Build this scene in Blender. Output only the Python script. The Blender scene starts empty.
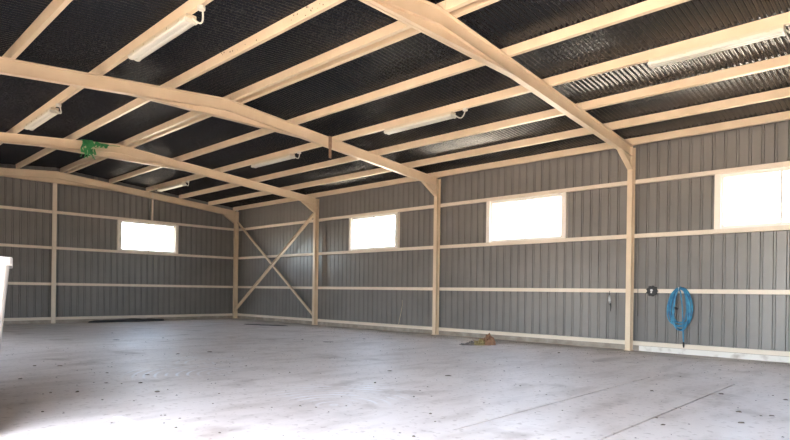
import bpy, bmesh, math, random
from mathutils import Vector, Matrix, noise
random.seed(7)
S = bpy.context.scene
COL = S.collection
PI = math.pi

# ------------------------------------------------------------------ dimensions
BAY = 5.491
WID = 13.6            # clear width, long window wall at y = 0, doorway wall at y = -WID
RIDGE = -6.8
SL = 0.0875            # roof slope
ZR = 5.06             # top of rafters at the ridge
LEN = 27.6
RD = 0.235            # rafter depth
G = [0.16, 1.311, 2.519, 3.711]     # girt heights
def ztop(y): return ZR - SL * abs(y - RIDGE)

# ------------------------------------------------------------------ materials
def mat(name, col, rough=0.5, metal=0.0, col2=None, nscale=4.0, lo=0.35, hi=0.65, bump=0.0, bscale=60.0, spec=0.5, stretch=None):
    m = bpy.data.materials.new(name); m.use_nodes = True
    nt = m.node_tree; N = nt.nodes; L = nt.links
    b = N['Principled BSDF']
    b.inputs['Base Color'].default_value = (*col, 1)
    b.inputs['Roughness'].default_value = rough
    b.inputs['Metallic'].default_value = metal
    b.inputs['Specular IOR Level'].default_value = spec
    tc = N.new('ShaderNodeTexCoord')
    src = tc.outputs['Object']
    if stretch:
        mp = N.new('ShaderNodeMapping'); mp.inputs['Scale'].default_value = stretch
        L.new(src, mp.inputs['Vector']); src = mp.outputs['Vector']
    if col2:
        n = N.new('ShaderNodeTexNoise'); n.inputs['Scale'].default_value = nscale; n.inputs['Detail'].default_value = 6
        L.new(src, n.inputs['Vector'])
        r = N.new('ShaderNodeValToRGB')
        r.color_ramp.elements[0].position = lo; r.color_ramp.elements[0].color = (*col, 1)
        r.color_ramp.elements[1].position = hi; r.color_ramp.elements[1].color = (*col2, 1)
        L.new(n.outputs['Fac'], r.inputs['Fac']); L.new(r.outputs['Color'], b.inputs['Base Color'])
    if bump:
        n2 = N.new('ShaderNodeTexNoise'); n2.inputs['Scale'].default_value = bscale; n2.inputs['Detail'].default_value = 4
        L.new(src, n2.inputs['Vector'])
        bp = N.new('ShaderNodeBump'); bp.inputs['Strength'].default_value = bump; bp.inputs['Distance'].default_value = 0.01
        L.new(n2.outputs['Fac'], bp.inputs['Height']); L.new(bp.outputs['Normal'], b.inputs['Normal'])
    return m

M = {}
M['cream'] = mat('cream_steel_paint', (0.64, 0.50, 0.35), 0.36, 0, (0.69, 0.555, 0.40), 2.5)
M['girt'] = mat('cream_girt_paint', (0.66, 0.57, 0.46), 0.42, 0, (0.70, 0.61, 0.50), 3)
M['clad'] = mat('grey_wall_sheet', (0.160, 0.150, 0.141), 0.34, 0.0, (0.185, 0.174, 0.164), 1.2)
M['white'] = mat('white_window_frame', (0.78, 0.74, 0.68), 0.45)
M['winjamb'] = mat('window_jamb_glare', (0.82, 0.75, 0.66), 0.45)  # jamb colour lightened to carry the bloom of the bright panes
M['lampbody'] = mat('lamp_body_enamel', (0.58, 0.49, 0.36), 0.4)
M['diff'] = mat('lamp_diffuser', (0.60, 0.58, 0.51), 0.3)
M['bin'] = mat('white_bin_plastic', (0.50, 0.465, 0.42), 0.5, 0, (0.44, 0.41, 0.37), 3)
M['hose'] = mat('blue_hose_rubber', (0.010, 0.12, 0.25), 0.38, 0, (0.03, 0.26, 0.42), 9)
M['black'] = mat('black_plastic', (0.015, 0.015, 0.017), 0.5)
M['steel'] = mat('bare_steel', (0.55, 0.55, 0.55), 0.35, 0.8)
M['rust'] = mat('rusty_strap', (0.22, 0.13, 0.085), 0.8, 0, (0.30, 0.19, 0.12), 14)
M['green'] = mat('green_plastic', (0.01, 0.12, 0.035), 0.4, 0, (0.05, 0.30, 0.09), 9)
M['leaf'] = mat('dry_leaf', (0.10, 0.08, 0.06), 0.9, 0, (0.20, 0.16, 0.12), 30)
M['darksheet'] = mat('dark_plastic_sheet', (0.018, 0.018, 0.022), 0.65, 0, (0.035, 0.034, 0.036), 6, bump=0.3, bscale=20)
M['brick'] = mat('brown_fabric', (0.16, 0.075, 0.045), 0.9, 0, (0.27, 0.15, 0.085), 14)
M['sack'] = mat('olive_sacking', (0.14, 0.105, 0.04), 0.9, 0, (0.26, 0.20, 0.09), 18)
M['grey'] = mat('grey_rag', (0.16, 0.14, 0.125), 0.9, 0, (0.06, 0.05, 0.045), 18)
M['kerb'] = mat('concrete_kerb', (0.26, 0.215, 0.175), 0.85, 0, (0.38, 0.33, 0.28), 4, 0.4, 0.7)
M['limewash'] = mat('limewash', (0.70, 0.67, 0.62), 0.8, 0, (0.42, 0.37, 0.32), 5, 0.5, 0.72)
M['paper'] = mat('white_litter', (0.8, 0.8, 0.78), 0.7)
M['ground'] = mat('dusty_yard', (0.52, 0.42, 0.31), 0.95, 0, (0.60, 0.50, 0.38), 0.4)
M['cord'] = mat('pale_cord', (0.55, 0.45, 0.33), 0.7)

def roof_mat():
    m = mat('dark_roof_sheet', (0.008, 0.009, 0.012), 0.3, spec=0.28)
    nt = m.node_tree; N = nt.nodes; L = nt.links; b = N['Principled BSDF']
    tc = N.new('ShaderNodeTexCoord')
    def nz(sc, det):
        n = N.new('ShaderNodeTexNoise'); n.inputs['Scale'].default_value = sc; n.inputs['Detail'].default_value = det
        L.new(tc.outputs['Object'], n.inputs['Vector']); return n.outputs['Fac']
    # dust flecks, heavier in patches
    r = N.new('ShaderNodeValToRGB'); e = r.color_ramp.elements
    e[0].position = 0.50; e[0].color = (0.008, 0.009, 0.012, 1); e[1].position = 0.74; e[1].color = (0.07, 0.063, 0.056, 1)
    L.new(nz(34, 3), r.inputs['Fac'])
    r2 = N.new('ShaderNodeValToRGB'); e = r2.color_ramp.elements
    e[0].position = 0.30; e[0].color = (0, 0, 0, 1); e[1].position = 0.75; e[1].color = (1, 1, 1, 1)
    L.new(nz(0.5, 3), r2.inputs['Fac'])
    x = N.new('ShaderNodeMix'); x.data_type = 'RGBA'
    L.new(r2.outputs['Color'], x.inputs['Factor']); x.inputs['A'].default_value = (0.008, 0.009, 0.012, 1); L.new(r.outputs['Color'], x.inputs['B'])
    L.new(x.outputs['Result'], b.inputs['Base Color'])
    mr = N.new('ShaderNodeMapRange'); mr.inputs['From Min'].default_value = 0.35; mr.inputs['From Max'].default_value = 0.65
    mr.inputs['To Min'].default_value = 0.14; mr.inputs['To Max'].default_value = 0.24
    L.new(nz(0.7, 4), mr.inputs['Value']); L.new(mr.outputs['Result'], b.inputs['Roughness'])
    return m
M['roof'] = roof_mat()

def floor_mat():
    m = bpy.data.materials.new('worn_concrete'); m.use_nodes = True
    nt = m.node_tree; N = nt.nodes; L = nt.links; b = N['Principled BSDF']
    tc = N.new('ShaderNodeTexCoord')
    def nz(scale, det, st=None):
        n = N.new('ShaderNodeTexNoise'); n.inputs['Scale'].default_value = scale; n.inputs['Detail'].default_value = det
        if st:
            mp = N.new('ShaderNodeMapping'); mp.inputs['Scale'].default_value = st; mp.inputs['Rotation'].default_value = (0, 0, 0.5)
            L.new(tc.outputs['Object'], mp.inputs['Vector']); L.new(mp.outputs['Vector'], n.inputs['Vector'])
        else: L.new(tc.outputs['Object'], n.inputs['Vector'])
        return n.outputs['Fac']
    def ramp(f, p0, c0, p1, c1):
        r = N.new('ShaderNodeValToRGB'); e = r.color_ramp.elements
        e[0].position = p0; e[0].color = (*c0, 1); e[1].position = p1; e[1].color = (*c1, 1)
        L.new(f, r.inputs['Fac']); return r.outputs['Color']
    def mul(a, c, fac=1.0):
        x = N.new('ShaderNodeMix'); x.data_type = 'RGBA'; x.blend_type = 'MULTIPLY'; x.inputs['Factor'].default_value = fac
        L.new(a, x.inputs['A']); L.new(c, x.inputs['B']); return x.outputs['Result']
    c = ramp(nz(0.45, 6), 0.35, (0.64, 0.565, 0.515), 0.68, (0.74, 0.67, 0.62))
    c = mul(c, ramp(nz(3.0, 8, (1, 0.35, 1)), 0.30, (0.80, 0.775, 0.75), 0.52, (1, 1, 1)))
    c = mul(c, ramp(nz(14, 6), 0.33, (0.62, 0.57, 0.53), 0.42, (1, 1, 1)), 0.7)
    c = mul(c, ramp(nz(1.1, 10), 0.28, (0.70, 0.66, 0.63), 0.40, (1, 1, 1)))
    geo = tc.outputs['Object']
    # swept-up brown dirt along the foot of the long wall
    sp = N.new('ShaderNodeSeparateXYZ'); L.new(geo, sp.inputs[0])
    dm = N.new('ShaderNodeMapRange'); dm.inputs['From Min'].default_value = -1.1; dm.inputs['From Max'].default_value = -0.1; L.new(sp.outputs['Y'], dm.inputs['Value'])
    dn = N.new('ShaderNodeMapRange'); dn.inputs['From Min'].default_value = 0.3; dn.inputs['From Max'].default_value = 0.6; L.new(nz(2.6, 8, (0.5, 1, 1)), dn.inputs['Value'])
    dx = N.new('ShaderNodeMath'); dx.operation = 'MULTIPLY'; L.new(dm.outputs[0], dx.inputs[0]); L.new(dn.outputs[0], dx.inputs[1])
    xd = N.new('ShaderNodeMix'); xd.data_type = 'RGBA'; L.new(dx.outputs[0], xd.inputs['Factor']); L.new(c, xd.inputs['A']); xd.inputs['B'].default_value = (0.27, 0.205, 0.155, 1)
    c = xd.outputs['Result']
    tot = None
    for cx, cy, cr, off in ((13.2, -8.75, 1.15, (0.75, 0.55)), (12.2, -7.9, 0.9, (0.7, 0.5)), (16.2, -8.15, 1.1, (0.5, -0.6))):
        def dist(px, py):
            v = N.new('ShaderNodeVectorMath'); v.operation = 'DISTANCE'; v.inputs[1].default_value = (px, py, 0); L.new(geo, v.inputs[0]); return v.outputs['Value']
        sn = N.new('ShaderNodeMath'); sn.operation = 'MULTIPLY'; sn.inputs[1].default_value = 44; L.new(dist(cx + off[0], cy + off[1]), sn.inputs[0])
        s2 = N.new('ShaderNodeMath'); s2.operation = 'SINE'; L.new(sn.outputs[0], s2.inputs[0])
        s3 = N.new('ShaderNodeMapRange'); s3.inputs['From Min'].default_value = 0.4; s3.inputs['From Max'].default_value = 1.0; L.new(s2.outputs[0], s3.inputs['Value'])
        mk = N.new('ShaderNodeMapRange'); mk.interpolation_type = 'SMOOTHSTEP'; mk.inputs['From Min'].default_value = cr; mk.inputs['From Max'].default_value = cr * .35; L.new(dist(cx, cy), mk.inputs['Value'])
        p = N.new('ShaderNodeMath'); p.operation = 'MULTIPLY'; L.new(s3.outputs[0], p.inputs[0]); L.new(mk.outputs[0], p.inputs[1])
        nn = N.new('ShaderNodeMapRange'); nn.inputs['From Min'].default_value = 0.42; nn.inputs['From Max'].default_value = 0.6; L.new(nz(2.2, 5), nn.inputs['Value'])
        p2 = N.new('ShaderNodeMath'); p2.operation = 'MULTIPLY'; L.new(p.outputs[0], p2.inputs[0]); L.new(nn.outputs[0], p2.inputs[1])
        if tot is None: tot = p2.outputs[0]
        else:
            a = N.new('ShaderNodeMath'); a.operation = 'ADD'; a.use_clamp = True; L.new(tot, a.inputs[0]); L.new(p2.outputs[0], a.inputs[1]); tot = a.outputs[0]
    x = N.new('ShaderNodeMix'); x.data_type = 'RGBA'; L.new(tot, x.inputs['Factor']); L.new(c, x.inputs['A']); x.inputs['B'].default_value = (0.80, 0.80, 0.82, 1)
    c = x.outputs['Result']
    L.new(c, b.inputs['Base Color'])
    mr = N.new('ShaderNodeMapRange'); mr.inputs['From Min'].default_value = 0.3; mr.inputs['From Max'].default_value = 0.7
    mr.inputs['To Min'].default_value = 0.42; mr.inputs['To Max'].default_value = 0.62
    L.new(nz(1.6, 8), mr.inputs['Value']); L.new(mr.outputs['Result'], b.inputs['Roughness'])
    bp = N.new('ShaderNodeBump'); bp.inputs['Strength'].default_value = 0.25; bp.inputs['Distance'].default_value = 0.01
    L.new(nz(6, 8), bp.inputs['Height']); L.new(bp.outputs['Normal'], b.inputs['Normal'])
    return m
M['floor'] = floor_mat()

def glass_mat():
    m = bpy.data.materials.new('window_glass'); m.use_nodes = True
    nt = m.node_tree; N = nt.nodes; L = nt.links; N.remove(N['Principled BSDF'])
    t = N.new('ShaderNodeBsdfTransparent'); t.inputs['Color'].default_value = (0.94, 0.97, 0.98, 1)
    g = N.new('ShaderNodeBsdfGlossy'); g.inputs['Roughness'].default_value = 0.05
    x = N.new('ShaderNodeMixShader'); x.inputs['Fac'].default_value = 0.04
    L.new(t.outputs[0], x.inputs[1]); L.new(g.outputs[0], x.inputs[2])
    L.new(x.outputs[0], N['Material Output'].inputs['Surface'])
    return m
M['glass'] = glass_mat()

# ------------------------------------------------------------------ mesh helpers
class MB:
    def __init__(s): s.v = []; s.f = []
    def poly(s, vs, fs):
        o = len(s.v); s.v += [tuple(v) for v in vs]; s.f += [tuple(i + o for i in f) for f in fs]
    def box(s, x0, x1, y0, y1, z0, z1):
        vs = [(x, y, z) for x in (x0, x1) for y in (y0, y1) for z in (z0, z1)]
        s.poly(vs, [(0, 1, 3, 2), (4, 6, 7, 5), (0, 4, 5, 1), (2, 3, 7, 6), (0, 2, 6, 4), (1, 5, 7, 3)])
    def obox(s, c, ax, ay, az):     # centre + half axes
        c = Vector(c); ax = Vector(ax); ay = Vector(ay); az = Vector(az)
        vs = [c + i * ax + j * ay + k * az for i in (-1, 1) for j in (-1, 1) for k in (-1, 1)]
        s.poly(vs, [(0, 1, 3, 2), (4, 6, 7, 5), (0, 4, 5, 1), (2, 3, 7, 6), (0, 2, 6, 4), (1, 5, 7, 3)])
    def prism(s, prof, a, b, axis):  # closed 2D profile swept along an axis; caps included (profile convex or simple)
        n = len(prof)
        def P(q, t):
            if axis == 'x': return (t, q[0], q[1])
            if axis == 'y': return (q[0], t, q[1])
            return (q[0], q[1], t)
        vs = [P(q, a) for q in prof] + [P(q, b) for q in prof]
        fs = [(i, (i + 1) % n, n + (i + 1) % n, n + i) for i in range(n)] + [tuple(range(n))[::-1], tuple(range(n, 2 * n))]
        s.poly(vs, fs)
    def tube(s, pts, r, seg=8, cap=True):
        pts = [Vector(p) for p in pts]; n = len(pts); up = Vector((0, 0, 1)); prev = None; o = len(s.v); V = []
        for i, p in enumerate(pts):
            t = (pts[min(i + 1, n - 1)] - pts[max(i - 1, 0)]).normalized()
            if prev is None:
                a = t.cross(up)
                if a.length < 1e-3: a = t.cross(Vector((1, 0, 0)))
                a.normalize()
            else:
                a = prev - t * prev.dot(t)
                if a.length < 1e-5: a = t.cross(up)
                a.normalize()
            prev = a; bb = t.cross(a); rr = r[i] if isinstance(r, (list, tuple)) else r
            for k in range(seg):
                an = 2 * PI * k / seg; V.append(p + rr * (math.cos(an) * a + math.sin(an) * bb))
        F = [(i * seg + k, i * seg + (k + 1) % seg, (i + 1) * seg + (k + 1) % seg, (i + 1) * seg + k) for i in range(n - 1) for k in range(seg)]
        if cap: F += [tuple(range(seg))[::-1], tuple(range((n - 1) * seg, n * seg))]
        s.poly(V, F)
    def lathe(s, prof, c, axis='z', seg=20):   # prof [(r, t)], closed ring surfaces with caps
        V = []; n = len(prof)
        for r, t in prof:
            for k in range(seg):
                a = 2 * PI * k / seg; u, w = r * math.cos(a), r * math.sin(a)
                V.append({'z': (c[0] + u, c[1] + w, c[2] + t), 'y': (c[0] + u, c[1] + t, c[2] + w), 'x': (c[0] + t, c[1] + u, c[2] + w)}[axis])
        F = [(i * seg + k, i * seg + (k + 1) % seg, (i + 1) * seg + (k + 1) % seg, (i + 1) * seg + k) for i in range(n - 1) for k in range(seg)]
        F += [tuple(range(seg))[::-1], tuple(range((n - 1) * seg, n * seg))]
        s.poly(V, F)
    def build(s, name, m, parent=None, smooth=False, bevel=0.0, origin=None):
        me = bpy.data.meshes.new(name)
        o0 = Vector(origin) if origin else Vector((0, 0, 0))
        me.from_pydata([tuple(Vector(v) - o0) for v in s.v], [], s.f); me.update()
        bm = bmesh.new(); bm.from_mesh(me); bmesh.ops.recalc_face_normals(bm, faces=bm.faces)
        bm.to_mesh(me); bm.free()
        me.materials.append(m)
        if smooth:
            for p in me.polygons: p.use_smooth = True
        o = bpy.data.objects.new(name, me); COL.objects.link(o); o.location = o0
        if parent: 
            o.parent = parent; base = Vector((0, 0, 0)); q = parent
            while q: base = base + q.location; q = q.parent
            o.location = o0 - base
        if bevel:
            b = o.modifiers.new('soft_edges', 'BEVEL'); b.width = bevel; b.segments = 2; b.limit_method = 'ANGLE'
        return o
def tag(o, label=None, cat=None, group=None, kind=None):
    if label: o['label'] = label
    if cat: o['category'] = cat
    if group: o['group'] = group
    if kind: o['kind'] = kind
    return o
def empty(name, loc):
    o = bpy.data.objects.new(name, None); COL.objects.link(o); o.location = loc; o.empty_display_size = 0.2; return o

# ------------------------------------------------------------------ setting: ground, floor, roof, walls
m = MB(); m.box(-60, 90, -90, 60, -0.30, -0.12)
tag(m.build('ground', M['ground']), kind='structure')
m = MB()
# slab with saw-cut joints (real grooves) at two x positions
cuts = [(18.27, -8.7, -3.9), (19.33, -8.6, -3.7)]
xs = [-0.14]
for c, _, _ in cuts: xs += [c - 0.012, c + 0.012]
xs += [LEN + 0.14]
y0, y1 = -WID - 0.14, 0.14
for i in range(len(xs) - 1):
    if i % 2 == 0: m.box(xs[i], xs[i + 1], y0, y1, -0.12, 0)
    else:
        c = cuts[i // 2]
        m.box(xs[i], xs[i + 1], y0, c[1], -0.12, 0); m.box(xs[i], xs[i + 1], c[2], y1, -0.12, 0)
        m.box(xs[i], xs[i + 1], c[1], c[2], -0.12, -0.02)
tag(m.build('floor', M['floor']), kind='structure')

# corrugated roof, one mesh each slope joined as the ceiling
def roof():
    v = []; f = []; P = 0.084; A = 0.0165; K = 10
    n = int((LEN + 0.7) / P * K)
    xs_ = [-0.35 + i * P / K for i in range(n + 1)]
    rows = [(0.32, 0), (-3.4, 0), (RIDGE, 0), (-10.2, 0), (-WID - 0.32, 0)]
    for y, _ in rows:
        for i, x in enumerate(xs_):
            v.append((x, y, ztop(y) + 0.15 + 0.0175 + A * math.sin(2 * PI * i / K)))
    N = n + 1
    for r in range(len(rows) - 1):
        for i in range(n): f.append((r * N + i, r * N + i + 1, (r + 1) * N + i + 1, (r + 1) * N + i))
    b = MB(); b.v = v; b.f = f
    return b.build('ceiling', M['roof'], smooth=True)
tag(roof(), kind='structure')

RP = 0.215  # rib pitch of the wall sheet
def profile(a, b):
    """break points (t, depth): flat pans with a narrow outward rib every RP"""
    out = []; t = a - (a % RP)
    while t < b + RP:
        for d, h in ((0, 0), (0.145, 0), (0.152, 1), (0.159, .25), (0.189, .25), (0.196, 1), (0.203, 0)):
            out.append((t + d, 0.024 * h))
        t += RP
    out = sorted(q for q in out)
    res = [(t, d) for t, d in out if a <= t <= b]
    return res
def interp(pr, t):
    for (a, da), (b, db) in zip(pr, pr[1:]):
        if a <= t <= b: return da + (db - da) * (t - a) / max(b - a, 1e-9)
    return 0
def wall(name, a, b, ztopf, openings, put):
    pr = profile(a, b); pr = [(a, 0)] + pr + [(b, 0)]
    ts = sorted(set([round(q[0], 5) for q in pr] + [o[i] for o in openings for i in (0, 1)]))
    d = {t: interp(sorted(pr), t) for t in ts}
    mb = MB()
    for t0, t1 in zip(ts, ts[1:]):
        mid = (t0 + t1) / 2
        op = [o for o in openings if o[0] < mid < o[1]]
        segs = [(-0.12, None)]
        if op: segs = ([(-0.12, op[0][2])] if op[0][2] > 0 else []) + [(op[0][3], None)]
        for z0, z1 in segs:
            q = [put(t0, d[t0], z0), put(t1, d[t1], z0), put(t1, d[t1], z1 if z1 is not None else ztopf(t1)), put(t0, d[t0], z1 if z1 is not None else ztopf(t0))]
            mb.poly(q, [(0, 1, 2, 3)])
    return tag(mb.build(name, M['clad']), kind='structure')
WZ0, WZ1 = 2.565, 3.665
WIN_R = [(7.04, 9.28), (12.56, 14.86), (18.07, 20.32)]
WIN_B = (-4.80, -2.55)
DOOR = (16.75, 23.2, 0.0, 4.2)
ADDED_OPENING = (7.0, 9.3, 0.0, 2.6)  # unseen second opening, added to let more sky light reach the far end
wall('wall_right', -0.12, LEN + .12, lambda x: ztop(0.1) + 0.155, [(a, b, WZ0, WZ1) for a, b in WIN_R], lambda t, d, z: (t, 0.11 + d, z))
wall('wall_back', -WID - 0.12, 0.12, lambda y: ztop(y) + 0.155, [(WIN_B[0], WIN_B[1], WZ0, WZ1)], lambda t, d, z: (-0.11 - d, t, z))
wall('wall_left', -0.12, LEN + .12, lambda x: ztop(-WID - 0.1) + 0.155, [DOOR, ADDED_OPENING], lambda t, d, z: (t, -WID - 0.11 - d, z))
wall('wall_front', -WID - 0.12, 0.12, lambda y: ztop(y) + 0.155, [], lambda t, d, z: (LEN + 0.11 + d, t, z))

# low kerb under the bottom girts
m = MB(); m.box(0.0, LEN, 0.012, 0.105, 0.0, 0.113)
kr = tag(m.build('baseboard_right', M['kerb'], bevel=0.006), kind='structure')
m = MB(); m.box(16.62, LEN, 0.008, 0.0118, 0.0, 0.109); m.build('limewashed_face', M['limewash'], kr)
m = MB(); m.box(-0.105, -0.012, -WID, 0.0, 0.0, 0.113)
tag(m.build('baseboard_back', M['kerb'], bevel=0.006), kind='structure')

# ------------------------------------------------------------------ windows
def window(name, a, b, put):
    """put(t, d, z): t along the wall, d outwards"""
    e = empty(name, put((a + b) / 2, 0.0, WZ0)); tag(e, kind='structure')
    def bx(mb, t0, t1, d0, d1, z0, z1):
        p, q = put(t0, d0, z0), put(t1, d1, z1)
        mb.box(min(p[0], q[0]), max(p[0], q[0]), min(p[1], q[1]), max(p[1], q[1]), z0, z1)
    jw = 0.115
    j = MB(); bx(j, a, a + jw, 0.0, 0.16, WZ0, WZ1); bx(j, b - jw, b, 0.0, 0.16, WZ0, WZ1)
    tag(j.build('window_jamb', M['winjamb'], e))
    i0, i1, z0, z1 = a + jw, b - jw, WZ0 + 0.02, WZ1 - 0.03
    fr = MB(); w = 0.045
    bx(fr, i0, i1, 0.05, 0.12, WZ0, z0 + w); bx(fr, i0, i1, 0.05, 0.12, z1 - w, WZ1)
    bx(fr, i0, i0 + w, 0.05, 0.12, z0 + w, z1 - w); bx(fr, i1 - w, i1, 0.05, 0.12, z0 + w, z1 - w)
    f = fr.build('window_frame', M['white'], e)
    c = (i0 + i1) / 2
    mu = MB(); bx(mu, c - 0.022, c + 0.022, 0.055, 0.115, z0 + w, z1 - w); mu.build('mullion', M['white'], e)
    for p0, p1, dd in ((i0 + w, c - 0.022, 0.075), (c + 0.022, i1 - w, 0.095)):
        g = MB(); bx(g, p0, p1, dd, dd + 0.005, z0 + w, z1 - w); g.build('window_pane', M['glass'], e)
for k, (a, b) in enumerate(WIN_R): window('window_%d' % (k + 1), a, b, lambda t, d, z: (t, d, z))
window('window_4', *WIN_B, lambda t, d, z: (-d, t, z))

# ------------------------------------------------------------------ steel
def c_section(h, fl, t, lip):   # closed outline, web at u=0 (facing -u), flanges towards +u
    return [(0, 0), (fl, 0), (fl, lip), (fl - t, lip), (fl - t, t), (t, t), (t, h - t), (fl - t, h - t), (fl - t, h - lip), (fl, h - lip), (fl, h), (0, h)]
def purlin_obj(y, flip=False, h=0.15, fl=0.065):
    sgn = SL if y < RIDGE else -SL
    ang = math.atan(sgn); prof = []
    for u, w in c_section(h, fl, 0.005, 0.018):
        if flip: u = -u
        prof.append((y + u * math.cos(ang) - w * math.sin(ang), ztop(y) + u * math.sin(ang) + w * math.cos(ang)))
    mb = MB(); mb.prism(prof, 0.0, LEN, 'x')
    return mb.build('roof_purlin', M['cream'])
PUR = [(-0.22, 'eave purlin, lowest roof batten beside the top of the long window wall'),
       (-1.33, 'cream roof purlin, second up from the long window wall eave'),
       (-2.56, 'cream roof purlin, third up from the long window wall eave'),
       (-3.83, 'cream roof purlin carrying the row of lamps beside the long window wall'),
       (-5.13, 'cream roof purlin between the lamp row and the ridge pair'),
       (-6.69, 'cream ridge purlin, doorway side of the close pair at the apex'),
       (-6.45, 'cream ridge purlin, window wall side of the close pair at the apex'),
       (-7.95, 'cream roof purlin next to the ridge pair, dotted with dark specks'),
       (-9.22, 'cream roof purlin with two tube lamps on the doorway slope'),
       (-10.5, 'cream roof purlin at the top left corner beyond the left lamp row')]
PO = {}
for y, lab in PUR:
    PO[y] = tag(purlin_obj(y, flip=(y == -6.45)), lab, 'purlin', 'purlins under the roof sheets')
# girts
def girt(axis, z, lab):
    h = 0.088
    prof = c_section(h, 0.1, 0.004, 0.02)
    mb = MB()
    if axis == 'x': mb.prism([(u, z - h / 2 + w) for u, w in prof], 0.0, LEN, 'x')
    else: mb.prism([(-u, z - h / 2 + w) for u, w in prof], -WID, 0.0, 'y')
    return tag(mb.build('wall_girt', M['girt']), lab, 'girt', 'horizontal wall girts')
for z, n in zip(G, ('bottom', 'second from the floor', 'window sill height', 'window head height')):
    girt('x', z, 'cream wall rail along the long wall of three windows, ' + n)
    girt('y', z, 'pale wall rail along the end wall with one window, ' + n)

# portal frames
def frame(i, xc, lab):
    e = empty('portal_frame', (xc, RIDGE, 0)); tag(e, lab, 'frame', 'steel portal frames across the shed')
    CD = 0.165; fw, ft, wt = 0.056, 0.012, 0.008    # half flange width, flange and web thickness
    for side in (1, -1):
        yw = 0.0 if side == 1 else -WID
        s = -side
        def Y(d): return yw + s * d     # distance inwards from the wall line
        # column: I section, depth .20
        c = MB(); zt = ztop(yw) - 0.004
        for d0, d1, hw in ((0.0, ft, fw), (ft, CD - ft, wt / 2), (CD - ft, CD, fw)):
            c.box(xc - hw, xc + hw, min(Y(d0), Y(d1)), max(Y(d0), Y(d1)), 0.0, zt)
        co = c.build('column', M['cream'], e)
        bp = MB(); bp.box(xc - 0.075, xc + 0.075, min(Y(-0.0), Y(CD + 0.02)), max(Y(0), Y(CD + 0.02)), 0.0, 0.012); bp.build('base_plate', M['cream'], co)
        # rafter
        r = MB(); ya, yb = Y(CD), RIDGE
        za, zb = ztop(ya), ztop(yb)
        def band(o0, o1, hw):
            vs = [(x, y, z) for x in (xc - hw, xc + hw) for y, z in ((ya, za - o0), (yb, zb - o0), (yb, zb - o1), (ya, za - o1))]
            r.poly(vs, [(0, 1, 2, 3), (4, 7, 6, 5), (0, 4, 5, 1), (1, 5, 6, 2), (2, 6, 7, 3), (3, 7, 4, 0)])
        band(0, ft, fw); band(ft, RD - ft, wt / 2); band(RD - ft, RD, fw)
        r.build('rafter', M['cream'], e)
        # knee brace: web gusset + sloping flange
        k = MB(); y1 = Y(CD); y2 = Y(0.72); zk = ztop(y1) - RD - 0.27
        z1 = ztop(y1) - RD; z2 = ztop(y2) - RD
        k.prism([(y1, z1), (y2, z2), (y1, zk)], xc - wt / 2, xc + wt / 2, 'x')
        dv = Vector((0, y2 - y1, z2 - zk)).normalized(); nn = Vector((0, -dv.z, dv.y)) * (ft)
        if nn.z > 0: nn = -nn
        A_, B_ = Vector((0, y1, zk)), Vector((0, y2, z2))
        k.prism([(A_.y, A_.z), (B_.y, B_.z), (B_.y + nn.y, B_.z + nn.z), (A_.y + nn.y, A_.z + nn.z)], xc - fw, xc + fw, 'x')
        k.build('knee_brace', M['cream'], e)
    # apex haunch
    h = MB(); ha = 1.95; zb = 4.672; ze = ztop(RIDGE + ha) - RD
    h.prism([(RIDGE - ha, ze), (RIDGE, ZR - RD), (RIDGE + ha, ze), (RIDGE + ha, ze - 0.006), (RIDGE + ha*.9, zb), (RIDGE - ha*.9, zb), (RIDGE - ha, ze - 0.006)], xc - wt / 2, xc + wt / 2, 'x')
    h.box(xc - fw, xc + fw, RIDGE - ha, RIDGE + ha, zb - ft, zb)
    h.build('apex_haunch', M['cream'], e)
    # purlin cleats
    for y, _ in PUR:
        cb = MB(); u = -0.007 if y != -6.45 else 0.007
        cb.box(xc - 0.045, xc + 0.045, min(y + u, y), max(y + u, y), ztop(y) - 0.0, ztop(y) + 0.13)
        cb.build('purlin_cleat', M['cream'], e)
    return e
FX = [0.062, BAY - 0.10, 2 * BAY - 0.06, 3 * BAY - 0.035, 4 * BAY]
FL = ['steel portal frame against the end wall with the single window',
      'steel portal frame with green plastic tied at its apex, second from the end wall',
      'steel portal frame with a rusty strap hanging over its rafter',
      'steel portal frame nearest the viewer in the photo, column beside the blue hose',
      'steel portal frame above the viewer, beside the doorway']
for i in range(5): frame(i, FX[i], FL[i])

# end wall posts
m = MB(); 
m.box(0.0, 0.012, -6.90, -6.79, 0, 4.66); m.box(0.012, 0.09, -6.849, -6.841, 0, 4.66); m.box(0.09, 0.10, -6.90, -6.79, 0, 4.66)
p = m.build('wall_post', M['girt']); tag(p, 'tall pale post at the middle of the end wall under the roof apex', 'post')
m = MB(); m.box(0.0, 0.07, -3.625, -3.565, G[3] + 0.045, ztop(-3.6) - 0.0)
tag(m.build('wall_post', M['girt']), 'short pale post above the end wall window', 'post')

# cross bracing in the corner bay
def brace(a, b, yy, lab):
    a = Vector(a); b = Vector(b); d = (b - a).normalized(); n = Vector((-d.z, 0, d.x))
    mb = MB(); w = 0.055
    c = (a + b) / 2; L_ = (b - a).length / 2
    mb.obox(c + Vector((0, yy, 0)), d * L_, Vector((0, 0.003, 0)), n * w)
    mb.obox(c + Vector((0, yy - 0.025, 0)) + n * w, d * L_, Vector((0, 0.028, 0)), n * 0.003)
    return tag(mb.build('cross_brace', M['cream']), lab, 'brace', 'crossed braces in the corner bay')
brace((0.13, 0, 4.015), (5.32, 0, 0.295), -0.06, 'diagonal brace falling from the corner top down to the next column foot')
brace((0.13, 0, 0.335), (5.32, 0, 3.895), -0.12, 'diagonal brace rising from the corner foot up to the next column head')

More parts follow.
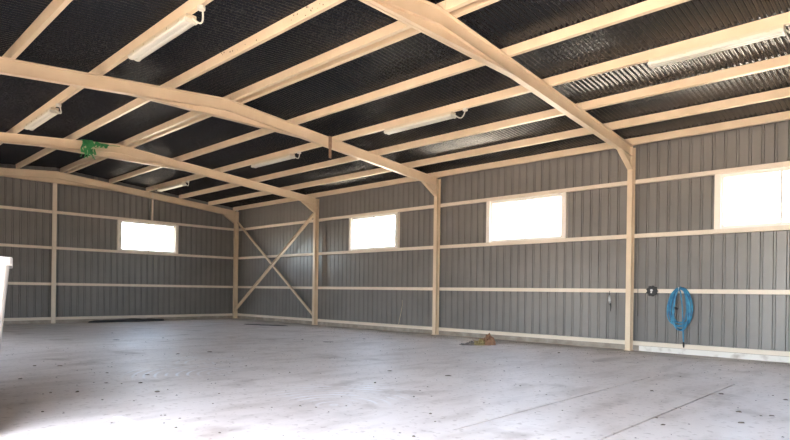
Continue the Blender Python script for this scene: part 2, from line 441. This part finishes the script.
# ------------------------------------------------------------------ tube lamps
def lamp(x0, y, lab, L_=1.85, tail=True):
    zb = ztop(y)
    e = empty('tube_lamp', (x0 + L_ / 2, y, zb)); tag(e, lab, 'lamp', 'tube lamps under the roof purlins')
    b = MB(); b.box(x0, x0 + L_, y - 0.03, y + 0.12, zb - 0.055, zb - 0.003)
    body = b.build('lamp_body', M['lampbody'], e, bevel=0.006)
    d = MB(); Q = [(-0.042, -0.055), (-0.042, -0.085), (-0.03, -0.104), (-0.005, -0.112), (0.03, -0.110), (0.045, -0.100), (0.06, -0.110), (0.095, -0.112), (0.12, -0.104), (0.132, -0.085), (0.132, -0.055)]
    prof = [(y + a, zb + h_) for a, h_ in Q]
    d.prism(prof, x0 + 0.02, x0 + L_ - 0.02, 'x'); d.build('diffuser', M['diff'], e, smooth=False)
    for xe in (x0, x0 + L_ - 0.03):
        c = MB(); c.prism([(q[0] + (0.006 if q[0] > y + .05 else -0.006), q[1] - (0.006 if q[1] < zb - .05 else 0)) for q in prof], xe, xe + 0.03, 'x')
        c.build('end_cap', M['diff'], e)
    for k in range(5):
        c = MB(); xk = x0 + L_ * (k + .5) / 5; c.box(xk - 0.02, xk + 0.02, y - 0.052, y - 0.0425, zb - 0.07, zb - 0.04); c.build('clip', M['lampbody'], e)
    if tail:
        j = MB(); j.lathe([(0.045, -0.05), (0.05, -0.045), (0.05, -0.003)], (x0 + L_ + 0.30, y + 0.03, zb), 'z', 16)
        jb = j.build('junction_box', M['diff'], e)
        t = MB(); pts = []
        for k in range(15):
            a = PI * k / 14
            pts.append((x0 + L_ - 0.02 + 0.30 * k / 14, y + 0.06 + 0.06 * math.sin(a), zb - 0.03 - 0.10 * math.sin(a)))
        t.tube(pts, 0.012, 8); t.build('conduit', M['diff'], e, smooth=True)
    return e
YB = -3.83; YL = -9.22
lamp(1.10, YB, 'tube lamp farthest from the viewer, near the end wall post over its window')
lamp(7.20, YB, 'tube lamp between the green plastic frame and the rusty strap frame, window wall side')
lamp(12.52, YB, 'tube lamp over the middle of the shed, window wall side, before the nearest frame')
lamp(18.15, YB, 'tube lamp at the upper right above the third long wall window', L_=1.72)
lamp(12.35, YL, 'large tube lamp at the upper left with a looped conduit')
lamp(6.55, YL, 'tube lamp at the far left on the doorway slope, beyond the first frame')

# ------------------------------------------------------------------ things on the long wall
def hose():
    e = empty('garden_hose', (17.47, -0.04, 1.33))
    tag(e, 'coiled blue hose hanging on the long wall rail beside the nearest column', 'hose')
    rnd = random.Random(3); pts = []
    loops = 11
    for k in range(loops):
        w = 0.13 + 0.115 * ((k * 0.61) % 1.0); hh = 0.375 + 0.085 * ((k * 0.38) % 1.0); dx = rnd.uniform(-0.025, 0.025)
        yy = -0.035 - 0.011 * (k % 6) - rnd.uniform(0, 0.01)
        for j in range(28):
            t = 2 * PI * j / 28
            sn = math.sin(t); x = 17.475 + dx + w * math.copysign(abs(sn) ** 0.75, sn) * (1 - 0.20 * math.cos(t)); z = 1.40 - hh + hh * math.cos(t)
            pts.append((x, yy, z - 0.012 * (k % 4)))
    pts = [Vector(p) for p in pts]
    for _ in range(2): pts = [pts[0]] + [(pts[i - 1] + pts[i] * 2 + pts[i + 1]) / 4 for i in range(1, len(pts) - 1)] + [pts[-1]]
    mb = MB(); mb.tube(pts, 0.0125, 7); h = mb.build('hose_coil', M['hose'], e, smooth=True)
    mb = MB(); mb.tube([(17.45, -0.11, 1.40), (17.50, -0.125, 1.28), (17.535, -0.125, 1.0), (17.545, -0.11, 0.7), (17.55, -0.09, 0.4), (17.555, -0.08, 0.25)], 0.012, 8)
    tail = mb.build('hose_tail', M['hose'], e, smooth=True)
    mb = MB(); mb.tube([(17.555, -0.08, 0.26), (17.557, -0.08, 0.20), (17.56, -0.08, 0.145)], [0.016, 0.02, 0.012], 10); mb.build('nozzle', M['black'], tail, smooth=True)
    mb = MB(); mb.tube([(17.37, -0.085, 0.97), (17.40, -0.09, 0.955), (17.44, -0.09, 0.94)], [0.018, 0.024, 0.018], 10); mb.build('coupling', M['black'], e, smooth=True)
    mb = MB(); mb.tube([(17.46, -0.004, 1.34), (17.46, -0.06, 1.335), (17.46, -0.115, 1.345), (17.46, -0.13, 1.40)], 0.008, 8); mb.build('hook', M['steel'], e, smooth=True)
    return e
hose()
e = empty('cable_spool', (16.895, -0.03, 1.31)); tag(e, 'small round black spool hanging on the rail between column and blue hose', 'spool')
mb = MB(); mb.lathe([(0.04, -0.062), (0.085, -0.062), (0.10, -0.055), (0.105, -0.045), (0.085, -0.042), (0.085, -0.018), (0.105, -0.015), (0.10, -0.003), (0.04, -0.002)], (16.895, 0, 1.31), 'y', 20); mb.build('spool_body', M['black'], e)
for k in range(9):
    a = 2 * PI * k / 9; mb = MB(); mb.obox((16.895 + 0.105 * math.cos(a), -0.032, 1.31 + 0.105 * math.sin(a)), Vector((math.cos(a), 0, math.sin(a))) * 0.012, (0, 0.028, 0), Vector((-math.sin(a), 0, math.cos(a))) * 0.016); mb.build('rim_lug', M['black'], e)
mb = MB(); mb.lathe([(0.022, -0.072), (0.027, -0.068), (0.027, -0.06)], (16.895, 0, 1.325), 'y', 14); mb.build('hub', M['steel'], e)
mb = MB(); mb.lathe([(0.016, -0.070), (0.018, -0.066), (0.018, -0.06)], (16.89, 0, 1.28), 'y', 12); mb.build('hub_pin', M['steel'], e)

e = empty('spring_clip', (15.96, -0.02, 1.27)); tag(e, 'small metal clip hanging on a cord from the rail left of the nearest column', 'clip')
mb = MB(); mb.tube([(15.955, -0.004, 1.30), (15.955, -0.012, 1.25), (15.958, -0.014, 1.18)], 0.005, 6); mb.build('cord', M['black'], e)
mb = MB()
mb.tube([(15.958, -0.018, 1.20), (15.962, -0.02, 1.15), (15.968, -0.02, 1.08), (15.975, -0.02, 1.02)], [0.012, 0.026, 0.028, 0.018], 10); mb.build('clip_body', M['steel'], e, smooth=True)
mb = MB(); mb.tube([(15.98, -0.018, 1.03), (15.99, -0.018, 0.95), (15.985, -0.015, 0.84)], [0.017, 0.015, 0.006], 8); mb.build('clip_tail', M['black'], e, smooth=True)
mb = MB(); mb.tube([(16.585, -0.006, 1.36), (16.588, -0.008, 1.2), (16.592, -0.008, 0.95), (16.59, -0.006, 0.76)], 0.0055, 6)
tag(mb.build('wire', M['black']), 'thin dark wire hanging from the rail just right of the nearest column', 'wire')
mb = MB(); mb.tube([(9.44, 0.085, 0.95), (9.46, 0.075, 0.80), (9.42, 0.06, 0.55), (9.36, 0.06, 0.35), (9.34, 0.05, 0.21)], 0.007, 6)
tag(mb.build('cord', M['cord']), 'thin pale cord standing against the wall sheet below the first long wall window', 'cord')
mb = MB(); mb.lathe([(0.01, -0.06), (0.035, -0.05), (0.05, -0.02), (0.05, 0.0)], (0.30, -0.187, ztop(-0.22) + 0.004), "z", 14)
e = mb.build('sensor', M['diff'], smooth=True); tag(e, 'tiny white sensor at the far corner under the eave purlin', 'sensor')

# ------------------------------------------------------------------ roof items
def ribbon(mb, pts, w, wv):
    pts = [Vector(p) for p in pts]; V = []; n = len(pts)
    for i, p in enumerate(pts):
        ww = Vector(wv) * w * (0.7 + 0.5 * math.sin(i * 2.1)); off = Vector((0.004, 0.003, 0.002))
        V += [p - ww, p + ww, p + ww + off, p - ww + off]
    F = []
    for i in range(n - 1):
        for k in range(4): F.append((4 * i + k, 4 * i + (k + 1) % 4, 4 * i + 4 + (k + 1) % 4, 4 * i + 4 + k))
    F += [(0, 1, 2, 3), (4 * n - 4, 4 * n - 3, 4 * n - 2, 4 * n - 1)]
    mb.poly(V, F)
def green():
    x = FX[1]; e = empty('plastic_strip', (x, -7.55, 4.65)); tag(e, 'torn green plastic strip knotted round the rafter at the apex of a frame', 'strip')
    rnd = random.Random(5); mb = MB()
    # crumpled wrap round the rafter and haunch
    for k in range(9):
        y = -7.72 + 0.075 * k + rnd.uniform(-.02, .02); ww = 0.042 + rnd.uniform(0, .02)
        zt, zb = ztop(y) + 0.02, 4.70 - rnd.uniform(0.0, 0.03)
        if k > 3: zt -= 0.02 * (k - 3); zb = ztop(y) - 0.16 + .012 * (k - 4)
        lp = []
        fx = 0.075
        c = [(x + fx, zt), (x + fx + rnd.uniform(0, .03), (zt + zb) / 2 + .05), (x + fx + .01, (zt + zb) / 2 - .06), (x + fx, zb)]
        if k <= 3: c += [(x, zb - .02), (x - fx, zb), (x - fx, (zt + zb) / 2), (x - fx, zt), (x, zt + .01), (x + fx, zt)]
        for j, (cx, cz) in enumerate(c): lp.append((cx, y + rnd.uniform(-.05, .05), cz))
        ribbon(mb, lp, ww, (0, 1, 0))
    mb.build('wrap', M['green'], e)
    mb = MB()
    for k in range(6):
        y = -7.70 + 0.05 * k; L_ = rnd.uniform(0.03, 0.12)
        ribbon(mb, [(x + 0.085, y, 4.80), (x + 0.10, y + rnd.uniform(-.04, .04), 4.66), (x + 0.09, y + rnd.uniform(-.06, .06), 4.67 - L_ * .5), (x + 0.085, y + rnd.uniform(-.08, .08), 4.64 - L_)], 0.02, (0.3, 1, 0.2))
    mb.build('loose_end', M['green'], e)
    mb = MB(); pts = [(x + 0.07, -7.3, 4.98), (x + 0.075, -7.1, 4.96), (x + 0.07, -6.95, 4.99), (x + 0.068, -6.8, 5.0)]
    mb.tube(pts, 0.008, 6); mb.build('strand', M['green'], e)
green()
e = empty('strap', (FX[2], -4.12, 4.6)); tag(e, 'rusty steel strap hanging over the rafter of the middle frame', 'strap')
x = FX[2]; mb = MB(); zt = ztop(-4.12)
mb.box(x + 0.058, x + 0.064, -4.17, -4.07, zt - RD - 0.02, zt + 0.02); mb.build('upper_strap', M['rust'], e)
mb = MB(); mb.box(x + 0.0575, x + 0.0635, -4.16, -4.08, zt - RD - 0.26, zt - RD - 0.001); mb.build('hanging_end', M['rust'], e)

# mud specks on the purlin next to the ridge pair
rnd = random.Random(2); mb = MB()
for k in range(26):
    if k < 18: X = rnd.uniform(14.7, 15.8)
    else: X = rnd.uniform(12.3, 14)
    z = ztop(-7.95) + rnd.uniform(0.015, 0.135); r = rnd.uniform(0.005, 0.014)
    mb.lathe([(r * .5, -0.006), (r, -0.003), (r, 0.0)], (X, -7.952 - (z - ztop(-7.95)) * SL, z), 'y', 7)
o = mb.build('mud_specks', M['leaf'], PO[-7.95]); o['kind'] = 'stuff'; o['label'] = 'dark mud specks'

# ------------------------------------------------------------------ bin at the left edge
def bin_():
    e = empty('storage_bin', (15.62, -12.0, 0)); tag(e, 'tall white tapered plastic bin at the left edge, in front of the end wall', 'bin')
    # corner nearest to the right of the photo sits at (cx, cy)
    cx, cy = 16.08, -11.56; H = 1.458
    d1 = Vector((-0.217, -0.976, 0)).normalized(); d2 = Vector((d1.y, -d1.x, 0))
    
    S_ = 1.0; ctr = Vector((cx, cy, 0)) + d1 * S_ / 2 + d2 * S_ / 2
    e.location = ctr
    def ring(half, z, rad=0.07, n=5):
        V = []
        for q in range(4):
            a0 = q * PI / 2; sx, sy = ((1, 1), (-1, 1), (-1, -1), (1, -1))[q]
            for k in range(n):
                a = a0 + (PI / 2) * k / (n - 1)
                u = sx * (half - rad) + rad * math.cos(a); w = sy * (half - rad) + rad * math.sin(a)
                V.append(ctr + d1 * u + d2 * w + Vector((0, 0, z)))
        return V
    def loft(rings):
        n = len(rings[0]); V = [v for r in rings for v in r]
        F = [(i * n + k, i * n + (k + 1) % n, (i + 1) * n + (k + 1) % n, (i + 1) * n + k) for i in range(len(rings) - 1) for k in range(n)]
        F.append(tuple(range(n))[::-1]); return V, F
    h = S_ / 2; tp = math.tan(math.radians(4.4))
    hb = h - 0.022
    V, F = loft([ring(hb - tp * H, 0.0), ring(hb - tp * (H - .02), 0.02), ring(hb - tp * H * .5, H * .5), ring(hb, H - 0.03), ring(hb - .03, H - 0.03), ring(hb - .03 - tp * H, 0.03)])
    F.append(tuple(range(len(V) - 20, len(V))))
    mb = MB(); mb.poly(V, F); mb.build('bin_body', M['bin'], e, smooth=False)
    V, F = loft([ring(hb - .002, H - 0.07), ring(h - .004, H - 0.07), ring(h, H - 0.063), ring(h, H - 0.008), ring(h - .008, H), ring(hb - .03, H), ring(hb - .03, H - .05)]); F = F[:-1]
    mb = MB(); mb.poly(V, F); mb.build('rim', M['bin'], e)
bin_()

# ------------------------------------------------------------------ floor things
def lump(mb, c, sx, sy, sz, seed, n=14, m_=6, rot=0):
    V = []; F = []
    for i in range(m_ + 1):
        ph = PI / 2 * i / m_
        for k in range(n):
            a = 2 * PI * k / n
            r = 1 + 0.35 * noise.noise(Vector((math.cos(a) * 1.5 + seed, math.sin(a) * 1.5, ph * 2)))
            x, y, z = sx * r * math.cos(a) * math.cos(ph), sy * r * math.sin(a) * math.cos(ph), sz * r * math.sin(ph)
            V.append((c[0] + x * math.cos(rot) - y * math.sin(rot), c[1] + x * math.sin(rot) + y * math.cos(rot), c[2] + max(z, 0)))
    for i in range(m_):
        for k in range(n): F.append((i * n + k, i * n + (k + 1) % n, (i + 1) * n + (k + 1) % n, (i + 1) * n + k))
    F.append(tuple(range(n))[::-1]); mb.poly(V, F)
def sheet(name, c, sx, sy, h, seed, rot, m_, lab, cat):
    n = 28; V = []; F = []
    rings = [(1.0, 0.0), (0.98, .6), (0.8, 1.0), (0.4, .9), (0.02, 1.0)]
    for rr, zz in rings:
        for k in range(n):
            a = 2 * PI * k / n
            r = rr * (1 + 0.30 * noise.noise(Vector((math.cos(a) * 1.8 + seed, math.sin(a) * 1.8, 0.3))) + 0.10 * noise.noise(Vector((a * 3, seed, 2))))
            x, y = sx * r * math.cos(a), sy * r * math.sin(a)
            z = h * zz * (0.8 + 0.5 * noise.noise(Vector((x * 4 + seed, y * 4, 1)))) if zz else 0.0
            V.append((c[0] + x * math.cos(rot) - y * math.sin(rot), c[1] + x * math.sin(rot) + y * math.cos(rot), max(z, 0.0)))
    for i in range(len(rings) - 1):
        for k in range(n): F.append((i * n + k, i * n + (k + 1) % n, (i + 1) * n + (k + 1) % n, (i + 1) * n + k))
    F.append(tuple(range(n))[::-1]); F.append(tuple(range(len(V) - n, len(V))))
    mb = MB(); mb.poly(V, F); o = mb.build(name, m_, smooth=True); return tag(o, lab, cat)
sheet('plastic_sheet', (0.22, -4.55), 0.19, 1.2, 0.10, 4.2, 0, M['darksheet'], 'black plastic sheet lying along the foot of the end wall under the window', 'sheet')
sheet('rubber_mat', (4.55, -1.62), 0.85, 0.14, 0.02, 1.3, 0.45, M['darksheet'], 'dark flat scrap of rubber on the floor below the crossed braces', 'mat')
e = empty('rag_heap', (13.6, -1.72, 0)); tag(e, 'crumpled brown and olive rag lying on the floor near the long wall', 'rag')
def cloth(name, c, sx, sy, h, seed, rot, m_):
    n = 26; V = []; F = []; R = [(1.0, 0), (1.02, .25), (0.85, .6), (0.55, .9), (0.25, 1.0), (0.03, 0.9)]
    for rr, zz in R:
        for k in range(n):
            a = 2 * PI * k / n; p = Vector((math.cos(a), math.sin(a), 0))
            w_ = noise.noise(p * 2.6 + Vector((seed, rr * 2.5, 0))); w2 = noise.noise(p * 6 + Vector((seed, rr * 5, 3)))
            r = rr * (1 + 0.38 * w_ + 0.16 * w2); z = h * zz * (0.75 + 0.9 * abs(w2) + 0.5 * w_ + 0.35 * p.x)
            x, y = sx * r * p.x, sy * r * p.y
            V.append((c[0] + x * math.cos(rot) - y * math.sin(rot), c[1] + x * math.sin(rot) + y * math.cos(rot), max(z, 0)))
    for q in range(len(R) - 1):
        for k in range(n): F.append((q * n + k, q * n + (k + 1) % n, (q + 1) * n + (k + 1) % n, (q + 1) * n + k))
    F += [tuple(range(n))[::-1], tuple(range(len(V) - n, len(V)))]
    mb = MB(); mb.poly(V, F); return mb.build(name, m_, e)
cloth('brown_fold', (13.70, -1.61), 0.20, 0.13, 0.17, 2.2, 0.75, M['brick'])
cloth('olive_fold', (13.61, -1.76), 0.17, 0.11, 0.11, 5.1, 0.6, M['sack'])
cloth('grey_fold', (13.46, -1.92), 0.22, 0.10, 0.06, 7.7, 0.8, M['grey'])
LEAVES = [(14.72,-9.79,0.028,0.139),(13.67,-9.99,0.022,0.136),(14.12,-10.47,0.022,0.114),(12.77,-9.66,0.022,0.104),(14.81,-10.43,0.014,0.063),(13.95,-9.67,0.028,0.081),(13.99,-10.71,0.014,0.054),(15.06,-11.07,0.014,0.054),(13.32,-9.32,0.036,0.098),(11.11,-7.82,0.036,0.179),(9.96,-4.08,0.028,0.236),(10.88,-4.02,0.122,0.277),(10.78,-2.75,0.036,0.248),(13.38,-7.77,0.014,0.094),(16.51,-9.05,0.01,0.045),(15.95,-7.4,0.014,0.071),(15.28,-6.43,0.036,0.092),(17.7,-8.33,0.014,0.036),(17.39,-6.13,0.014,0.081),(16.97,-7.77,0.0,0.036),(16.2,-6.15,0.042,0.078),(16.45,-5.06,0.014,0.072),(15.7,-1.86,0.028,0.121),(18.19,-9.13,0.014,0.022),(19.86,-5.84,0.028,0.092),(20.15,-5.81,0.028,0.071),(20.01,-6.42,0.028,0.061),(19.42,-4.75,0.028,0.092),(19.36,-6.8,0.014,0.054),(19.51,-7.08,0.022,0.051),(18.74,-5.19,0.022,0.073),(18.76,-2.18,0.028,0.102),(20.07,-5.89,0.014,0.061),(20.07,-4.61,0.028,0.081),(7.49,-7.59,0.078,0.225),(5.3,-6.88,0.022,0.307),(7.59,-6.52,0.022,0.219),(11.16,-7.2,0.05,0.148),(16.55,-10.43,0.0,0.041),(16.97,-10.24,0.014,0.036),(11.56,-9.92,0.042,0.104),(12.61,-10.69,0.028,0.112),(11.32,-10.2,0.028,0.104),]
RV = Vector((0.723, 0.691, 0)); FV = Vector((-0.691, 0.723, 0))
for k, (x, y, w, d) in enumerate(LEAVES):
    rnd = random.Random(k); mb = MB(); w = max(w * 1.15, 0.016); d = min(d * 0.24, w * 0.9 + .01)
    n = 11; V = []; hz = 0.006 + 0.008 * rnd.random()
    for rr, zz in ((1, 0), (0.9, 0.6), (0.5, 1.0)):
        for q in range(n):
            a = 2 * PI * q / n; r = rr * (0.45 + 0.75 * rnd.random())
            p = Vector((x, y, 0)) + RV * (w * r * math.cos(a)) + FV * (d * r * math.sin(a)); V.append((p.x, p.y, zz * hz))
    F = [(i * n + q, i * n + (q + 1) % n, (i + 1) * n + (q + 1) % n, (i + 1) * n + q) for i in range(2) for q in range(n)] + [tuple(range(n))[::-1], tuple(range(2 * n, 3 * n))]
    mb.poly(V, F); o = mb.build('dry_leaf', M['leaf'], origin=(x, y, 0))
    tag(o, 'small dark dry leaf scrap lying loose on the concrete floor', 'leaf', 'dry leaf scraps on the floor')
mb = MB(); mb.obox((16.15, -10.63, 0.006), Vector((0.36, 0.01, 0)), Vector((0, 0.035, 0)), (0, 0, 0.006))
tag(mb.build('paper_strip', M['paper']), 'white strip lying on the bright floor near the lower left', 'paper')
# fine grit, denser along the long wall
rnd = random.Random(11); mb = MB()
for k in range(900):
    if k < 420: x, y = rnd.uniform(6, 20.5), -abs(rnd.gauss(0.0, 0.9)) - 0.21
    else: x, y = rnd.uniform(8, 20.5), rnd.uniform(-11, -0.3)
    r = rnd.uniform(0.006, 0.016); a = rnd.uniform(0, 6.28)
    V = [(x + r * math.cos(a + q * 2 * PI / 5), y + r * math.sin(a + q * 2 * PI / 5), 0.0) for q in range(5)] + [(x, y, r * .5)]
    mb.poly(V, [(q, (q + 1) % 5, 5) for q in range(5)] + [(4, 3, 2, 1, 0)])
tag(mb.build('grit', M['leaf']), 'fine dark grit and dust scattered over the concrete floor', 'grit', kind='stuff')

# every single-mesh thing keeps its origin at its own base
for o in list(COL.objects):
    if o.type == 'MESH' and not o.parent and o.get('category') and o.location.length < 1e-6:
        vs = [v.co for v in o.data.vertices]
        b = Vector(((min(v.x for v in vs) + max(v.x for v in vs)) / 2, (min(v.y for v in vs) + max(v.y for v in vs)) / 2, min(v.z for v in vs)))
        o.data.transform(Matrix.Translation(-b)); o.location = b
        for ch in o.children: ch.location = ch.location - b

# ------------------------------------------------------------------ light
w = bpy.data.worlds.new('sky'); S.world = w; w.use_nodes = True
nt = w.node_tree; bg = nt.nodes['Background']
sky = nt.nodes.new('ShaderNodeTexSky'); sky.sky_type = 'NISHITA'; sky.sun_disc = False
SUN_EL, SUN_AZ = math.radians(76), math.radians(-62)   # azimuth of the sun in the xy plane, from +x
sky.sun_elevation = SUN_EL; sky.sun_rotation = PI / 2 - SUN_AZ
sky.air_density = 1.0; sky.dust_density = 2.0
hs = nt.nodes.new('ShaderNodeHueSaturation'); hs.inputs['Saturation'].default_value = 0.60
nt.links.new(sky.outputs['Color'], hs.inputs['Color']); nt.links.new(hs.outputs['Color'], bg.inputs['Color']); bg.inputs['Strength'].default_value = 0.51
sl = bpy.data.lights.new('sun', 'SUN'); sl.energy = 6.6; sl.angle = math.radians(0.6); sl.color = (1.0, 0.90, 0.76)
so = bpy.data.objects.new('sun', sl); COL.objects.link(so)
dirv = Vector((math.cos(SUN_EL) * math.cos(SUN_AZ), math.cos(SUN_EL) * math.sin(SUN_AZ), math.sin(SUN_EL)))
so.rotation_euler = dirv.to_track_quat('Z', 'Y').to_euler(); so.location = dirv * 40
# daylight portals: the openings guide sky sampling, they give off no light themselves
def portal(name, loc, sx, sy, nrm):
    l = bpy.data.lights.new(name, 'AREA'); l.shape = 'RECTANGLE'; l.size = sx; l.size_y = sy; l.cycles.is_portal = True
    o = bpy.data.objects.new(name, l); COL.objects.link(o); o.location = loc
    o.rotation_euler = Vector(nrm).to_track_quat('-Z', 'Z').to_euler()
for D_ in (DOOR, ADDED_OPENING): portal('doorway_daylight', ((D_[0] + D_[1]) / 2, -WID - 0.2, D_[3] / 2), D_[1] - D_[0], D_[3], (0, 1, 0))
for k, (a, b) in enumerate(WIN_R): portal('window_daylight', ((a + b) / 2, 0.2, (WZ0 + WZ1) / 2), b - a, WZ1 - WZ0, (0, -1, 0))
portal('window_daylight', (-0.2, sum(WIN_B) / 2, (WZ0 + WZ1) / 2), WIN_B[1] - WIN_B[0], WZ1 - WZ0, (1, 0, 0))

# ------------------------------------------------------------------ camera (about 26 mm equivalent, level, shifted up)
yaw, pitch, roll = 2.334, -0.0009, 0.0139
f = Vector((math.cos(pitch) * math.cos(yaw), math.cos(pitch) * math.sin(yaw), math.sin(pitch)))
r = f.cross(Vector((0, 0, 1))).normalized(); u = r.cross(f)
c, s = math.cos(roll), math.sin(roll)
R_, U_ = c * r + s * u, -s * r + c * u
cam = bpy.data.cameras.new('camera'); co = bpy.data.objects.new('camera', cam); COL.objects.link(co)
mt = Matrix((R_, U_, -f)).transposed().to_4x4(); mt.translation = Vector((21.3988, -12.737, 1.228)); co.matrix_world = mt
cam.sensor_fit = 'HORIZONTAL'; cam.sensor_width = 36; cam.lens = 571.63 / 790 * 36; cam.shift_y = (291.74 - 220) / 790
cam.clip_start = 0.05; cam.clip_end = 500
S.camera = co
S.view_settings.view_transform = 'Standard'; S.view_settings.look = 'None'; S.view_settings.gamma = 1; S.view_settings.use_curve_mapping = False
S.view_settings.exposure = 3.3
S.cycles.use_denoising = True; S.cycles.max_bounces = 12; S.cycles.diffuse_bounces = 8; S.cycles.sample_clamp_indirect = 8
